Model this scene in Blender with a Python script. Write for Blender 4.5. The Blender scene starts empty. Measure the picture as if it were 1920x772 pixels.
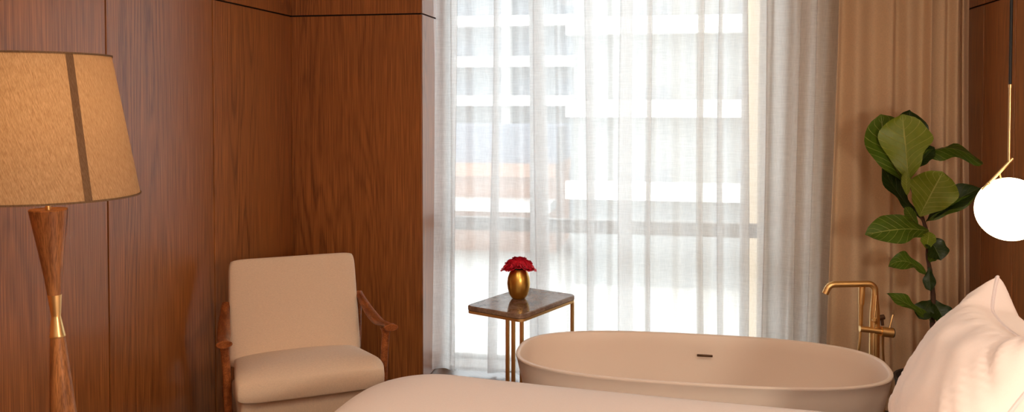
import bpy, bmesh, math, random
from mathutils import Vector, Matrix, noise as mnoise
PI = math.pi
random.seed(7)
C = bpy.context.scene.collection

# ------------------------------------------------------------------ camera
F_PX, CAM_H, YAW, PITCH, SHIFT = 1600.0, 1.62, math.radians(10.7), math.radians(1.5), -154 / 1920
cam_d = bpy.data.cameras.new('camera')
cam = bpy.data.objects.new('camera', cam_d)
C.objects.link(cam)
cam.location = (0, 0, CAM_H)
cam.rotation_euler = (PI / 2 - PITCH, 0, YAW)
cam_d.sensor_width = 36
cam_d.lens = 36 * F_PX / 1920
cam_d.shift_y = SHIFT
cam_d.clip_start = 0.05
cam_d.clip_end = 500
bpy.context.scene.camera = cam
_fw = Vector((-math.sin(YAW) * math.cos(PITCH), math.cos(YAW) * math.cos(PITCH), -math.sin(PITCH)))
_rt = Vector((math.cos(YAW), math.sin(YAW), 0))
_up = _rt.cross(_fw)


def at(px, py, Y):
    """the point of the room at distance Y along the side walls that the photograph shows at (px, py)"""
    d = _fw + _rt * ((px - 960) / F_PX) + _up * (((386 - py) / 1920 + SHIFT) * 1920 / F_PX)
    return Vector((0, 0, CAM_H)) + d * (Y / d.y)


# ------------------------------------------------------------------ mesh helpers
def lin(r, g, b):
    def f(c):
        c /= 255
        return c / 12.92 if c <= 0.04045 else ((c + 0.055) / 1.055) ** 2.4
    return (f(r), f(g), f(b), 1)


def box(bm, lo, hi, bev=0.0, seg=2):
    r = bmesh.ops.create_cube(bm, size=1)
    vs = r['verts']
    for v in vs:
        v.co = Vector([lo[i] + (v.co[i] + .5) * (hi[i] - lo[i]) for i in range(3)])
    if bev:
        es = list({e for v in vs for e in v.link_edges})
        bmesh.ops.bevel(bm, geom=es, offset=bev, segments=seg, profile=.5, affect='EDGES')


def grid(bm, pts, close_u=False, close_v=False, cap0=False, cap1=False):
    """pts[i][j]: rows of points skinned with quads"""
    V = [[bm.verts.new(p) for p in row] for row in pts]
    n, m = len(V), len(V[0])
    for i in range(n if close_u else n - 1):
        for j in range(m if close_v else m - 1):
            a, b, c, d = V[i][j], V[i][(j + 1) % m], V[(i + 1) % n][(j + 1) % m], V[(i + 1) % n][j]
            try:
                bm.faces.new((a, b, c, d))
            except ValueError:
                pass
    if cap0:
        bm.faces.new(list(reversed(V[0])))
    if cap1:
        bm.faces.new(V[-1])
    return V


def catmull(P, n):
    P = [Vector(p) for p in P]
    out = []
    for i in range(len(P) - 1):
        p0, p1, p2, p3 = P[max(i - 1, 0)], P[i], P[i + 1], P[min(i + 2, len(P) - 1)]
        for k in range(n):
            t = k / n
            out.append(.5 * ((2 * p1) + (p2 - p0) * t + (2 * p0 - 5 * p1 + 4 * p2 - p3) * t * t + (3 * p1 - p0 - 3 * p2 + p3) * t ** 3))
    out.append(P[-1])
    return out


def tube(bm, path, r, seg=14, sx=1.0, sy=1.0, ref=(0, 0, 1), caps=True):
    """round (or sx:sy oval) rod along a path; r is one radius or one per point"""
    path = [Vector(p) for p in path]
    rs = r if isinstance(r, (list, tuple)) else [r] * len(path)
    rows = []
    prev = None
    for i, p in enumerate(path):
        t = (path[min(i + 1, len(path) - 1)] - path[max(i - 1, 0)]).normalized()
        if prev is None:
            a = Vector(ref)
            if abs(a.dot(t)) > .95:
                a = Vector((1, 0, 0))
            x = (a - t * a.dot(t)).normalized()
        else:
            x = (prev - t * prev.dot(t)).normalized()
        prev = x
        y = t.cross(x)
        rows.append([p + x * (math.cos(k / seg * 2 * PI) * rs[i] * sx) + y * (math.sin(k / seg * 2 * PI) * rs[i] * sy) for k in range(seg)])
    grid(bm, rows, close_v=True, cap0=caps, cap1=caps)


def lathe(bm, prof, seg=40, origin=(0, 0, 0), cap0=False, cap1=False):
    o = Vector(origin)
    rows = [[o + Vector((r * math.cos(k / seg * 2 * PI), r * math.sin(k / seg * 2 * PI), z)) for k in range(seg)] for r, z in prof]
    grid(bm, rows, close_v=True, cap0=cap0, cap1=cap1)


def sell(a, b, n, k, seg):
    """point k of seg on a superellipse"""
    t = k / seg * 2 * PI
    c, s = math.cos(t), math.sin(t)
    return (a * math.copysign(abs(c) ** (2 / n), c), b * math.copysign(abs(s) ** (2 / n), s))


def obj(name, bm, mat, parent=None, smooth=True, angle=40, recalc=True, loc=None):
    me = bpy.data.meshes.new(name)
    if recalc:
        bmesh.ops.recalc_face_normals(bm, faces=bm.faces)
    bm.to_mesh(me)
    bm.free()
    for p in me.polygons:
        p.use_smooth = smooth
    if smooth and angle:
        try:
            me.set_sharp_from_angle(angle=math.radians(angle))
        except Exception:
            pass
    if mat:
        me.materials.append(mat)
    o = bpy.data.objects.new(name, me)
    C.objects.link(o)
    if parent:
        o.parent = parent
    if loc:
        o.location = loc
    return o


def thing(name, label, cat, loc=(0, 0, 0), rotz=0, group=None):
    o = bpy.data.objects.new(name, None)
    C.objects.link(o)
    o.location = loc
    o.rotation_euler = (0, 0, rotz)
    o.empty_display_size = .1
    return tag(o, label, cat, group)


def tag(o, label, cat, group=None):
    o['label'] = label
    o['category'] = cat
    if group:
        o['group'] = group
    return o


def struct(name, bm, mat, parent=None, **k):
    o = obj(name, bm, mat, parent, **k)
    if not parent:
        o['kind'] = 'structure'
    return o


def new():
    return bmesh.new()


# ------------------------------------------------------------------ materials
class NT:
    def __init__(s, name):
        s.m = bpy.data.materials.new(name)
        s.m.use_nodes = True
        s.t = s.m.node_tree
        s.t.nodes.clear()
        s.out = s.t.nodes.new('ShaderNodeOutputMaterial')

    def n(s, typ, **k):
        nd = s.t.nodes.new('ShaderNode' + typ)
        for a, v in k.items():
            if hasattr(nd, a):
                setattr(nd, a, v)
        return nd

    def put(s, sock, v):
        if isinstance(v, bpy.types.NodeSocket):
            s.t.links.new(v, sock)
        elif v is not None:
            sock.default_value = v

    def math(s, op, a, b=None, c=None, clamp=False):
        nd = s.n('Math', operation=op)
        nd.use_clamp = clamp
        for i, v in enumerate((a, b, c)):
            if v is not None:
                s.put(nd.inputs[i], v)
        return nd.outputs[0]

    def comb(s, x, y, z):
        nd = s.n('CombineXYZ')
        for i, v in enumerate((x, y, z)):
            s.put(nd.inputs[i], v)
        return nd.outputs[0]

    def noise(s, vec, scale=1, detail=2, rough=.5, dist=0):
        nd = s.n('TexNoise')
        s.put(nd.inputs['Vector'], vec)
        nd.inputs['Scale'].default_value = scale
        nd.inputs['Detail'].default_value = detail
        nd.inputs['Roughness'].default_value = rough
        nd.inputs['Distortion'].default_value = dist
        return nd.outputs[0]

    def ramp(s, fac, stops):
        nd = s.n('ValToRGB')
        s.put(nd.inputs[0], fac)
        el = nd.color_ramp.elements
        while len(el) < len(stops):
            el.new(.5)
        for e, (p, c) in zip(el, stops):
            e.position = p
            e.color = c if len(c) == 4 else (*c, 1)
        return nd.outputs[0]

    def mix(s, fac, a, b, blend='MIX'):
        nd = s.n('Mix', data_type='RGBA', blend_type=blend)
        s.put(nd.inputs[0], fac)
        s.put(nd.inputs[6], a)
        s.put(nd.inputs[7], b)
        return nd.outputs[2]

    def coord(s, which='Object'):
        return s.n('TexCoord').outputs[which]

    def xyz(s, v):
        nd = s.n('SeparateXYZ')
        s.put(nd.inputs[0], v)
        return nd.outputs

    def bump(s, h, strength=.2, dist=.002):
        nd = s.n('Bump')
        nd.inputs['Strength'].default_value = strength
        nd.inputs['Distance'].default_value = dist
        s.put(nd.inputs['Height'], h)
        return nd.outputs[0]

    def bsdf(s, color, rough=.5, metal=0, spec=.5, normal=None, coat=0, coat_rough=.1, sheen=0, trans=0, sss=0):
        nd = s.n('BsdfPrincipled')
        I = nd.inputs
        s.put(I['Base Color'], color)
        s.put(I['Roughness'], rough)
        s.put(I['Metallic'], metal)
        s.put(I['Specular IOR Level'], spec)
        if normal is not None:
            s.put(I['Normal'], normal)
        I['Coat Weight'].default_value = coat
        I['Coat Roughness'].default_value = coat_rough
        I['Sheen Weight'].default_value = sheen
        I['Transmission Weight'].default_value = trans
        return nd.outputs[0]

    def mixsh(s, fac, a, b):
        nd = s.n('MixShader')
        s.put(nd.inputs[0], fac)
        s.t.links.new(a, nd.inputs[1])
        s.t.links.new(b, nd.inputs[2])
        return nd.outputs[0]

    def done(s, sh):
        s.t.links.new(sh, s.out.inputs[0])
        return s.m


def plain(name, col, rough=.5, metal=0, spec=.5, bump=None, var=0.0, vscale=8):
    t = NT(name)
    c = t.coord()
    color = col
    if var:
        nz = t.noise(c, vscale, 3)
        color = t.mix(nz, tuple(x * (1 - var) for x in col[:3]) + (1,), tuple(min(1, x * (1 + var)) for x in col[:3]) + (1,))
    nrm = None
    if bump:
        nrm = t.bump(t.noise(c, bump[0], 2), bump[1], bump[2])
    return t.done(t.bsdf(color, rough, metal, spec, nrm))


def wood_panel(name, dark, mid, light, rough=.36, coat=.48):
    """vertical oak veneer, each board with its own figure"""
    t = NT(name)
    x, y, z = t.xyz(t.coord())
    rnd = t.n('NewGeometry').outputs['Random Per Island']
    u = t.math('ADD', t.math('ADD', x, y), t.math('MULTIPLY', rnd, 41.0))
    v = t.math('ADD', z, t.math('MULTIPLY', rnd, 13.0))
    fig = t.noise(t.comb(t.math('MULTIPLY', u, 2.3), 0.0, t.math('MULTIPLY', v, .2)), 1, 2.5, .5, .1)
    rings = t.math('MULTIPLY_ADD', t.math('SINE', t.math('MULTIPLY', fig, 230.0)), .5, .5)
    rings = t.math('POWER', rings, 2.5)
    fade = t.ramp(t.noise(t.comb(t.math('MULTIPLY', u, 3.1), 5.0, t.math('MULTIPLY', v, .5)), 1, 1), [(.38, (.12, .12, .12)), (.62, (1, 1, 1))])
    rings = t.math('MULTIPLY', rings, fade)
    brk = t.noise(t.comb(t.math('MULTIPLY', u, 190.0), 2.0, t.math('MULTIPLY', v, 9.0)), 1, 2)
    rings = t.math('MULTIPLY', rings, t.ramp(brk, [(.35, (.2, .2, .2)), (.6, (1, 1, 1))]))
    pores = t.noise(t.comb(t.math('MULTIPLY', u, 260.0), 0.0, t.math('MULTIPLY', v, 3.0)), 1, 2, .6)
    streak = t.noise(t.comb(t.math('MULTIPLY', u, 34.0), 0.0, t.math('MULTIPLY', v, .5)), 1, 3, .6)
    base = t.mix(streak, mid, light)
    base = t.mix(t.ramp(pores, [(.42, (.55, .55, .55)), (.6, (0, 0, 0))]), base, dark)
    base = t.mix(t.math('MULTIPLY', rings, .8), base, dark)
    tone = t.math('MULTIPLY_ADD', rnd, .16, .92)
    base = t.mix(1.0, base, t.comb(tone, tone, tone), 'MULTIPLY')
    nrm = t.bump(t.math('ADD', pores, t.math('MULTIPLY', rings, -.5)), .12, .0006)
    return t.done(t.bsdf(base, rough, 0, .4, nrm, coat, .30))


def wood_solid(name, dark, light, axis=2, rough=.4, k=1.0):
    t = NT(name)
    s = list(t.xyz(t.coord()))
    lo = [t.math('MULTIPLY', s[i], 3.0 if i == axis else 40.0 * k) for i in range(3)]
    st = t.noise(t.comb(*lo), 1, 3, .6)
    hi = [t.math('MULTIPLY', s[i], 12.0 if i == axis else 320.0 * k) for i in range(3)]
    po = t.noise(t.comb(*hi), 1, 2, .5)
    col = t.mix(t.ramp(st, [(.3, (0, 0, 0)), (.7, (1, 1, 1))]), dark, light)
    col = t.mix(t.ramp(po, [(.4, (.5, .5, .5)), (.55, (0, 0, 0))]), col, tuple(c * .5 for c in dark[:3]) + (1,))
    return t.done(t.bsdf(col, rough, 0, .4, t.bump(po, .1, .0005)))


def brushed(name, col, rough=.28, bumpy=.05):
    t = NT(name)
    x, y, z = t.xyz(t.coord())
    nz = t.noise(t.comb(t.math('MULTIPLY', x, 60.0), t.math('MULTIPLY', y, 60.0), t.math('MULTIPLY', z, 900.0)), 1, 2)
    r = t.math('MULTIPLY_ADD', nz, .16, rough - .08)
    return t.done(t.bsdf(col, r, 1, .5, t.bump(nz, bumpy, .0004)))


def fabric(name, col, scale=900, strength=.25, rough=.9, sheen=.15, trans=None, var=.06):
    """woven cloth; trans = share of light that comes through it"""
    t = NT(name)
    x, y, z = t.xyz(t.coord())
    w1 = t.noise(t.comb(t.math('MULTIPLY', x, scale), t.math('MULTIPLY', y, scale), t.math('MULTIPLY', z, scale * .12)), 1, 2)
    w2 = t.noise(t.comb(t.math('MULTIPLY', x, scale * .12), t.math('MULTIPLY', y, scale * .12), t.math('MULTIPLY', z, scale)), 1, 2)
    w = t.math('MULTIPLY', t.math('ADD', w1, w2), .5)
    c = t.mix(t.ramp(w, [(.35, (0, 0, 0)), (.65, (1, 1, 1))]), tuple(k * (1 - var * 2) for k in col[:3]) + (1,), tuple(min(1, k * (1 + var)) for k in col[:3]) + (1,))
    sh = t.bsdf(c, rough, 0, .2, t.bump(w, strength, .001), sheen=sheen)
    if trans:
        tr = t.n('BsdfTranslucent')
        t.put(tr.inputs[0], c)
        sh = t.mixsh(trans, sh, tr.outputs[0])
    return t.done(sh)


def sheer(name, col, see=.4, trans=.55):
    """gauze: partly open weave, partly thread that takes and passes light"""
    t = NT(name)
    x, y, z = t.xyz(t.coord())
    a = t.noise(t.comb(t.math('MULTIPLY', x, 420.0), t.math('MULTIPLY', y, 420.0), t.math('MULTIPLY', z, 14.0)), 1, 2)
    b = t.noise(t.comb(t.math('MULTIPLY', x, 14.0), t.math('MULTIPLY', y, 14.0), t.math('MULTIPLY', z, 420.0)), 1, 2)
    w = t.ramp(t.math('MULTIPLY', t.math('ADD', a, b), .5), [(.38, (0, 0, 0)), (.62, (1, 1, 1))])
    fac = t.math('MULTIPLY_ADD', w, .16, 1 - see - .08)
    d = t.n('BsdfDiffuse')
    t.put(d.inputs[0], col)
    tr = t.n('BsdfTranslucent')
    t.put(tr.inputs[0], col)
    tp = t.n('BsdfTransparent')
    return t.done(t.mixsh(fac, tp.outputs[0], t.mixsh(trans, d.outputs[0], tr.outputs[0])))


def glow(name, col, strength):
    t = NT(name)
    e = t.n('Emission')
    t.put(e.inputs[0], col)
    e.inputs[1].default_value = strength
    return t.done(e.outputs[0])


def glass(name):
    t = NT(name)
    f = t.n('Fresnel')
    f.inputs[0].default_value = 1.45
    tp = t.n('BsdfTransparent')
    tp.inputs[0].default_value = (.94, .96, .96, 1)
    g = t.n('BsdfGlossy')
    g.inputs['Roughness'].default_value = .02
    return t.done(t.mixsh(f.outputs[0], tp.outputs[0], g.outputs[0]))


def marble(name):
    t = NT(name)
    c = t.coord()
    n1 = t.noise(c, 9, 6, .62, .8)
    n2 = t.noise(c, 26, 5, .6, .5)
    base = t.ramp(n1, [(.3, lin(84, 62, 50)), (.5, lin(128, 104, 88)), (.7, lin(156, 134, 116))])
    vein = t.ramp(t.math('ABSOLUTE', t.math('SUBTRACT', n2, .5)), [(0, (.85, .85, .85)), (.03, (0, 0, 0))])
    return t.done(t.bsdf(t.mix(t.math('MULTIPLY', vein, .5), base, lin(176, 156, 138)), .12, 0, .6))


def shade_mat(name, col, trans):
    """lamp linen with slanting slubs"""
    t = NT(name)
    x, y, z = t.xyz(t.coord())
    ang = t.math('ARCTAN2', y, x)
    u = t.math('MULTIPLY_ADD', z, .55, t.math('MULTIPLY', ang, .25))
    v = t.math('MULTIPLY_ADD', z, 1.0, t.math('MULTIPLY', ang, -.15))
    sl = t.noise(t.comb(t.math('MULTIPLY', u, 260.0), 0.0, t.math('MULTIPLY', v, 30.0)), 1, 4, .6)
    s2 = t.noise(t.comb(t.math('MULTIPLY', ang, 90.0), 0.0, t.math('MULTIPLY', z, 90.0)), 1, 3)
    w = t.ramp(t.math('MULTIPLY_ADD', s2, .35, t.math('MULTIPLY', sl, .65)), [(.36, (.62, .55, .48)), (.62, (1, 1, 1))])
    c = t.mix(1.0, col, w, 'MULTIPLY')
    d = t.bsdf(c, .9, 0, .15)
    tr = t.n('BsdfTranslucent')
    t.put(tr.inputs[0], c)
    return t.done(t.mixsh(trans, d, tr.outputs[0]))


def leaf_mat(name, a, b, vein):
    """uv: u across (-1..1 in x), v along the leaf"""
    t = NT(name)
    x, y, z = t.xyz(t.coord('UV'))
    ax = t.math('ABSOLUTE', t.math('SUBTRACT', x, .5))
    mid = t.ramp(ax, [(.0, (1, 1, 1)), (.022, (0, 0, 0))])
    # side veins run out and up from the midrib
    s = t.math('SUBTRACT', t.math('MULTIPLY', y, 8.5), t.math('MULTIPLY', ax, 4.2))
    s = t.math('ABSOLUTE', t.math('SUBTRACT', t.math('FRACT', s), .5))
    side = t.ramp(s, [(.0, (1, 1, 1)), (.07, (0, 0, 0))])
    net = t.noise(t.comb(t.math('MULTIPLY', x, 9.0), t.math('MULTIPLY', y, 9.0), 0.0), 1, 3)
    base = t.mix(net, a, b)
    vv = t.math('MAXIMUM', mid, t.math('MULTIPLY', side, .7))
    col = t.mix(t.math('MULTIPLY', vv, .75), base, vein)
    nrm = t.bump(t.math('SUBTRACT', net, vv), .35, .004)
    sh = t.bsdf(col, .42, 0, .45, nrm)
    tr = t.n('BsdfTranslucent')
    t.put(tr.inputs[0], col)
    return t.done(t.mixsh(.2, sh, tr.outputs[0]))


M = {}
M['wood'] = wood_panel('oak_panelling', lin(96, 50, 20), lin(172, 106, 52), lin(190, 122, 64))
M['gap'] = plain('panel_gap', lin(22, 12, 7), .9)
M['floor'] = wood_panel('floor_boards', lin(60, 38, 22), lin(108, 76, 48), lin(124, 88, 58))
M['plaster'] = plain('plaster', lin(226, 216, 200), .9, var=.02)
M['frame'] = plain('window_metal', lin(150, 138, 126), .45, .1, var=.05)
M['glass'] = glass('window_glass')
M['sheer'] = sheer('white_sheer', lin(253, 253, 253), .30, .88)
M['sheer_dense'] = sheer('white_sheer_gathered', lin(253, 250, 246), .24, .85)
M['linen'] = fabric('warm_linen', lin(234, 204, 168), 700, .3, .9, .1, .25)
M['upholstery'] = fabric('cream_wool', lin(235, 213, 190), 900, .35, .92, .2)
M['cotton'] = fabric('white_cotton', lin(240, 228, 222), 1500, .06, .75, .1, var=.015)
M['piping'] = fabric('white_piping', lin(226, 216, 216), 1500, .06, .75, .1, var=.015)
M['tub'] = plain('matt_stone_resin', lin(236, 220, 206), .42, 0, .45, var=.01)
M['dark'] = plain('dark_metal', lin(92, 66, 46), .4, .6)
M['gold'] = brushed('brushed_brass', lin(230, 190, 128), .42)
M['goldbright'] = brushed('polished_brass', lin(240, 206, 146), .34, .02)
M['vase'] = plain('hammered_gold', lin(222, 178, 92), .3, 1, .5, (60, .12, .002))
M['marble'] = marble('brown_marble')
M['chairwood'] = wood_solid('teak', lin(120, 62, 28), lin(180, 108, 58), 1, .35)
M['lampwood'] = wood_solid('walnut', lin(124, 76, 42), lin(188, 128, 76), 2, .42)
M['shade'] = shade_mat('lamp_linen', lin(214, 184, 146), .5)
M['shadeband'] = shade_mat('lamp_linen_band', lin(132, 106, 82), .25)
M['rose'] = plain('rose_petal', lin(218, 40, 64), .55, 0, .3, var=.25, vscale=60)
M['stemgreen'] = plain('rose_stem', lin(60, 84, 36), .5)
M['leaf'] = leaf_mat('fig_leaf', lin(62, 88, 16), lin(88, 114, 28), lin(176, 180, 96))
M['leafpale'] = leaf_mat('fig_leaf_pale', lin(104, 124, 26), lin(134, 148, 44), lin(196, 194, 112))  # lighter, yellower leaf tone for some of the leaves
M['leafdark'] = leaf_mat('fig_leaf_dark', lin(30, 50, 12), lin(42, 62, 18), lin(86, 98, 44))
M['bark'] = plain('fig_bark', lin(74, 48, 32), .8, bump=(90, .5, .004), var=.3, vscale=40)
M['pot'] = plain('clay_pot', lin(70, 60, 52), .7, var=.08)
M['soil'] = plain('soil', lin(46, 34, 26), .95, bump=(60, .8, .01))
M['cord'] = plain('black_cord', lin(14, 12, 11), .6)
M['globe'] = glow('opal_globe_lit', (1, .80, .50, 1), 6.0)
M['bulb'] = glow('lit_bulb', (1, .66, .32, 1), 10.0)
M['upholst_bed'] = fabric('bed_linen_base', lin(170, 148, 124), 700, .2)
M['concrete'] = plain('facade_concrete', lin(132, 134, 134), .8, var=.05, vscale=.4)
M['facade_dark'] = plain('facade_recess', lin(128, 134, 140), .7, var=.1, vscale=.3)
M['facade_glass'] = plain('facade_window', lin(104, 114, 126), .15, var=.1, vscale=.3)
M['facade_pale'] = plain('facade_pale_window', lin(112, 116, 122), .3, var=.05, vscale=.3)
M['facade_white'] = plain('facade_white', lin(222, 220, 216), .8, var=.03, vscale=.4)
M['brick'] = plain('brick', lin(176, 132, 108), .85, var=.12, vscale=2)
M['slate'] = plain('slate_blue_roof', lin(112, 118, 134), .7, var=.1, vscale=1)
M['threshold'] = plain('pale_threshold', lin(236, 230, 220), .6, var=.02)
M['asphalt'] = plain('street', lin(176, 174, 170), .9, var=.06, vscale=.6)
M['terrace'] = plain('terrace_stone', lin(226, 220, 208), .8, var=.04, vscale=3)
M['sidestone'] = plain('rough_stone', lin(224, 196, 160), .85, bump=(30, .5, .02), var=.12, vscale=14)

# ------------------------------------------------------------------ room shell
XL, XR, YC, YW, YB, ZC, ZG = -2.21, 1.57, 4.70, 5.12, -2.6, 2.72, 2.12
XCOL, WX0, WX1, ZT = -1.41, -1.395, .575, 2.62
G = .008

bm = new(); box(bm, (XL - .25, YB - .2, -.15), (XR + .25, YW + .14, 0))
fl = struct('floor', bm, M['floor'], smooth=False)
bm = new(); box(bm, (XL - .25, YB - .2, ZC), (XR + .25, YW + .25, ZC + .15))
struct('ceiling', bm, M['plaster'], smooth=False)


def panelled(name, axis, pos, sign, cuts, zcuts, thick=.2):
    """a wall of boards with shadow gaps; the boards' faces lie at pos, the core behind them"""
    bm = new()
    d = .014

    def bx(a0, a1, z0, z1, n0, n1, bev, target):
        n0, n1 = min(n0, n1), max(n0, n1)
        if axis == 0:
            box(target, (n0, a0, z0), (n1, a1, z1), bev, 2)
        else:
            box(target, (a0, n0, z0), (a1, n1, z1), bev, 2)
    for i in range(len(cuts) - 1):
        for j in range(len(zcuts) - 1):
            bx(cuts[i] + G / 2, cuts[i + 1] - G / 2, zcuts[j] + G / 2, zcuts[j + 1] - G / 2, pos, pos - sign * d, .0015, bm)
    o = struct(name, bm, M['wood'], smooth=False)
    b2 = new()
    bx(cuts[0], cuts[-1], zcuts[0], zcuts[-1], pos - sign * d, pos - sign * thick, 0, b2)
    struct('panel_core', b2, M['gap'], o, smooth=False)
    return o


panelled('wall_left', 0, XL, 1, [YB, -1.77, -.97, -.17, .63, 1.43, 2.23, 3.03, 3.83, YC + .014], [0, ZG, ZC])
panelled('wall_right', 0, XR, -1, [YB, -1.0, .6, 2.2, 3.5, 4.36, 4.78, YW], [0, ZG, ZC])
# the boxed-out column in the corner: face towards the room, return towards the window
bm = new()
for z0, z1 in ((G / 2, ZG - G / 2), (ZG + G / 2, ZC)):
    box(bm, (XL + .001, YC, z0), (XCOL - .004, YC + .014, z1), .0015, 2)
    box(bm, (XCOL - .014, YC + .004, z0), (XCOL, YW + .03, z1), .0015, 2)
col = struct('wall_column', bm, M['wood'], smooth=False)
bm = new(); box(bm, (XL - .22, YC + .0141, 0), (XCOL - .014, YW + .25, ZC))
struct('column_core', bm, M['gap'], col, smooth=False)
# window wall
bm = new()
box(bm, (WX1, YW, 0), (XR + .2, YW + .25, ZC))
box(bm, (XCOL - .02, YW + .03, 0), (WX0, YW + .25, ZC))
box(bm, (WX0, YW, ZT), (WX1, YW + .25, ZC))
struct('wall_window', bm, M['plaster'], smooth=False)
bm = new(); box(bm, (XL - .2, YB - .2, 0), (XR + .2, YB, ZC))
struct('wall_back', bm, M['plaster'], smooth=False)
bm = new()
box(bm, (XL, YB, 0), (XL + .012, YC, .0))
bm.free()

# ------------------------------------------------------------------ window
win = bpy.data.objects.new('window_1', None); C.objects.link(win)
win['kind'] = 'structure'
FY0, FY1 = YW + .06, YW + .13
bm = new()
for lo, hi in (((WX0, FY0, 0), (WX0 + .03, FY1, ZT)), ((WX1 - .03, FY0, 0), (WX1, FY1, ZT)),
               ((WX0 + .03, FY0, 0), (WX1 - .03, FY1, .022)), ((WX0 + .03, FY0, ZT - .06), (WX1 - .03, FY1, ZT))):
    box(bm, lo, hi, .004)
struct('window_frame', bm, M['frame'], win)
bm = new(); box(bm, (-.865, FY0 - .01, .022), (-.80, FY1, ZT - .06), .004)
struct('mullion', bm, M['frame'], win)
TZ0, TZ1 = .815, .895
for a, b in ((WX0 + .03, -.865), (-.80, WX1 - .03)):
    bm = new(); box(bm, (a, FY0, TZ0), (b, FY1, TZ1), .004)
    struct('transom', bm, M['frame'], win)
    for z0, z1 in ((.022, TZ0), (TZ1, ZT - .06)):
        bm = new(); box(bm, (a, YW + .092, z0), (b, YW + .098, z1))
        struct('pane', bm, M['glass'], win, smooth=False)

bm = new(); box(bm, (XCOL + .002, 5.0, 0), (XR - .005, YW + .055, .01), .002)
struct('trim_1', bm, M['threshold'], smooth=False)

# ------------------------------------------------------------------ curtains
def curtain(name, knots_top, knots_bot, y0, amp, mat, label, cat, z1=2.68, z0=.02, nz=40, per=10, seed=1, group=None):
    """hanging cloth: the knots are fold crests and hollows in turn, where they stand at the top and at the hem"""
    rnd = random.Random(seed)
    n = len(knots_top)
    amps = [amp * rnd.uniform(.55, 1.25) * (1 if k % 2 else -1) for k in range(n)]
    ph = [rnd.uniform(0, 6.28) for _ in range(n)]
    rows = []
    for i in range(nz + 1):
        f = i / nz
        z = z1 + (z0 - z1) * f
        kx = [a + (b - a) * f + .006 * math.sin(ph[k] + f * 5) for k, (a, b) in enumerate(zip(knots_top, knots_bot))]
        ky = [y0 + a * (.6 + .55 * f) + .012 * math.sin(ph[k] * 2 + f * 4) * f for k, a in enumerate(amps)]
        row = []
        for k in range(n - 1):
            for j in range(per):
                t = j / per
                s = .5 - .5 * math.cos(PI * t)
                y = ky[k] + (ky[k + 1] - ky[k]) * s
                x = kx[k] + (kx[k + 1] - kx[k]) * t
                y += -.07 * f * f + .004 * mnoise.noise(Vector((x * 9, z * 1.3, seed)))
                row.append((x, y, z))
        row.append((kx[-1], ky[-1], z))
        rows.append(row)
    bm = new()
    grid(bm, rows)
    # the stitched heading at the top and the hem
    o = obj(name, bm, mat, angle=None, recalc=False)
    tag(o, label, cat, group)
    return o


def wx(px, Y=4.92):
    return at(px, 190, Y).x


def wxs(*p):
    return [wx(q) for q in p]


top1 = wxs(818, 834, 852, 842, 866, 886, 912, 934, 922, 954, 974, 990, 1004)
bot1 = wxs(806, 830, 856, 844, 868, 890, 912, 930, 918, 958, 982, 1000, 1022)
curtain('sheer_curtain', top1, bot1, 4.975, .022, M['sheer'],
        'narrow white sheer curtain hanging beside the polished wood column', 'curtain', seed=3, group='sheer curtains at the window')
top2 = wxs(988, 1014, 996, 1030, 1046, 1064, 1086, 1110, 1096, 1132, 1150, 1184, 1164, 1204, 1220, 1210, 1234, 1256, 1276, 1304, 1320, 1308, 1336, 1356, 1346, 1372, 1402, 1388, 1420, 1436)
bot2 = wxs(1002, 1036, 1014, 1048, 1062, 1078, 1098, 1118, 1104, 1138, 1154, 1190, 1160, 1208, 1224, 1214, 1236, 1258, 1278, 1304, 1320, 1308, 1336, 1356, 1346, 1372, 1404, 1390, 1424, 1442)
curtain('sheer_curtain', top2, bot2, 4.915, .024, M['sheer'],
        'wide bright white sheer curtain behind the bathtub', 'curtain', seed=5, group='sheer curtains at the window')
top3 = wxs(1426, 1446, 1436, 1474, 1500, 1488, 1520, 1540, 1530, 1556, 1574)
bot3 = wxs(1414, 1436, 1426, 1460, 1486, 1474, 1500, 1516, 1508, 1532, 1552)
curtain('sheer_curtain', top3, bot3, 4.875, .026, M['sheer_dense'],
        'densely gathered off-white sheer curtain between bright window and linen drape', 'curtain', seed=8, group='sheer curtains at the window')
top4 = wxs(1564, 1574, 1600, 1632, 1656, 1668, 1690, 1714, 1726, 1722, 1748, 1764, 1776, 1786, 1784, 1802)
bot4 = wxs(1538, 1552, 1584, 1622, 1652, 1668, 1690, 1712, 1726, 1722, 1748, 1764, 1776, 1786, 1784, 1801)
curtain('linen_drape', top4, bot4, 4.775, .042, M['linen'],
        'heavy warm beige linen drape hanging behind the fiddle-leaf fig', 'curtain', seed=11)

# ------------------------------------------------------------------ floor lamp (its stem leans a little)
LY = 2.15
base_w = at(118.5, 772, LY)
top_w = at(90.5, 393, LY)
dirv = (top_w - base_w) / (top_w.z - base_w.z)


def ax(z):
    return base_w + dirv * (z - base_w.z)


foot = ax(0.0)
lamp = thing('floor_lamp', 'tall walnut hourglass floor lamp with a wide beige linen shade and brass waist', 'lamp', foot)


def lean(bm, z0):
    for v in bm.verts:
        v.co = Vector((v.co.x + dirv.x * (v.co.z + z0), v.co.y + dirv.y * (v.co.z + z0), v.co.z + z0))


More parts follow.
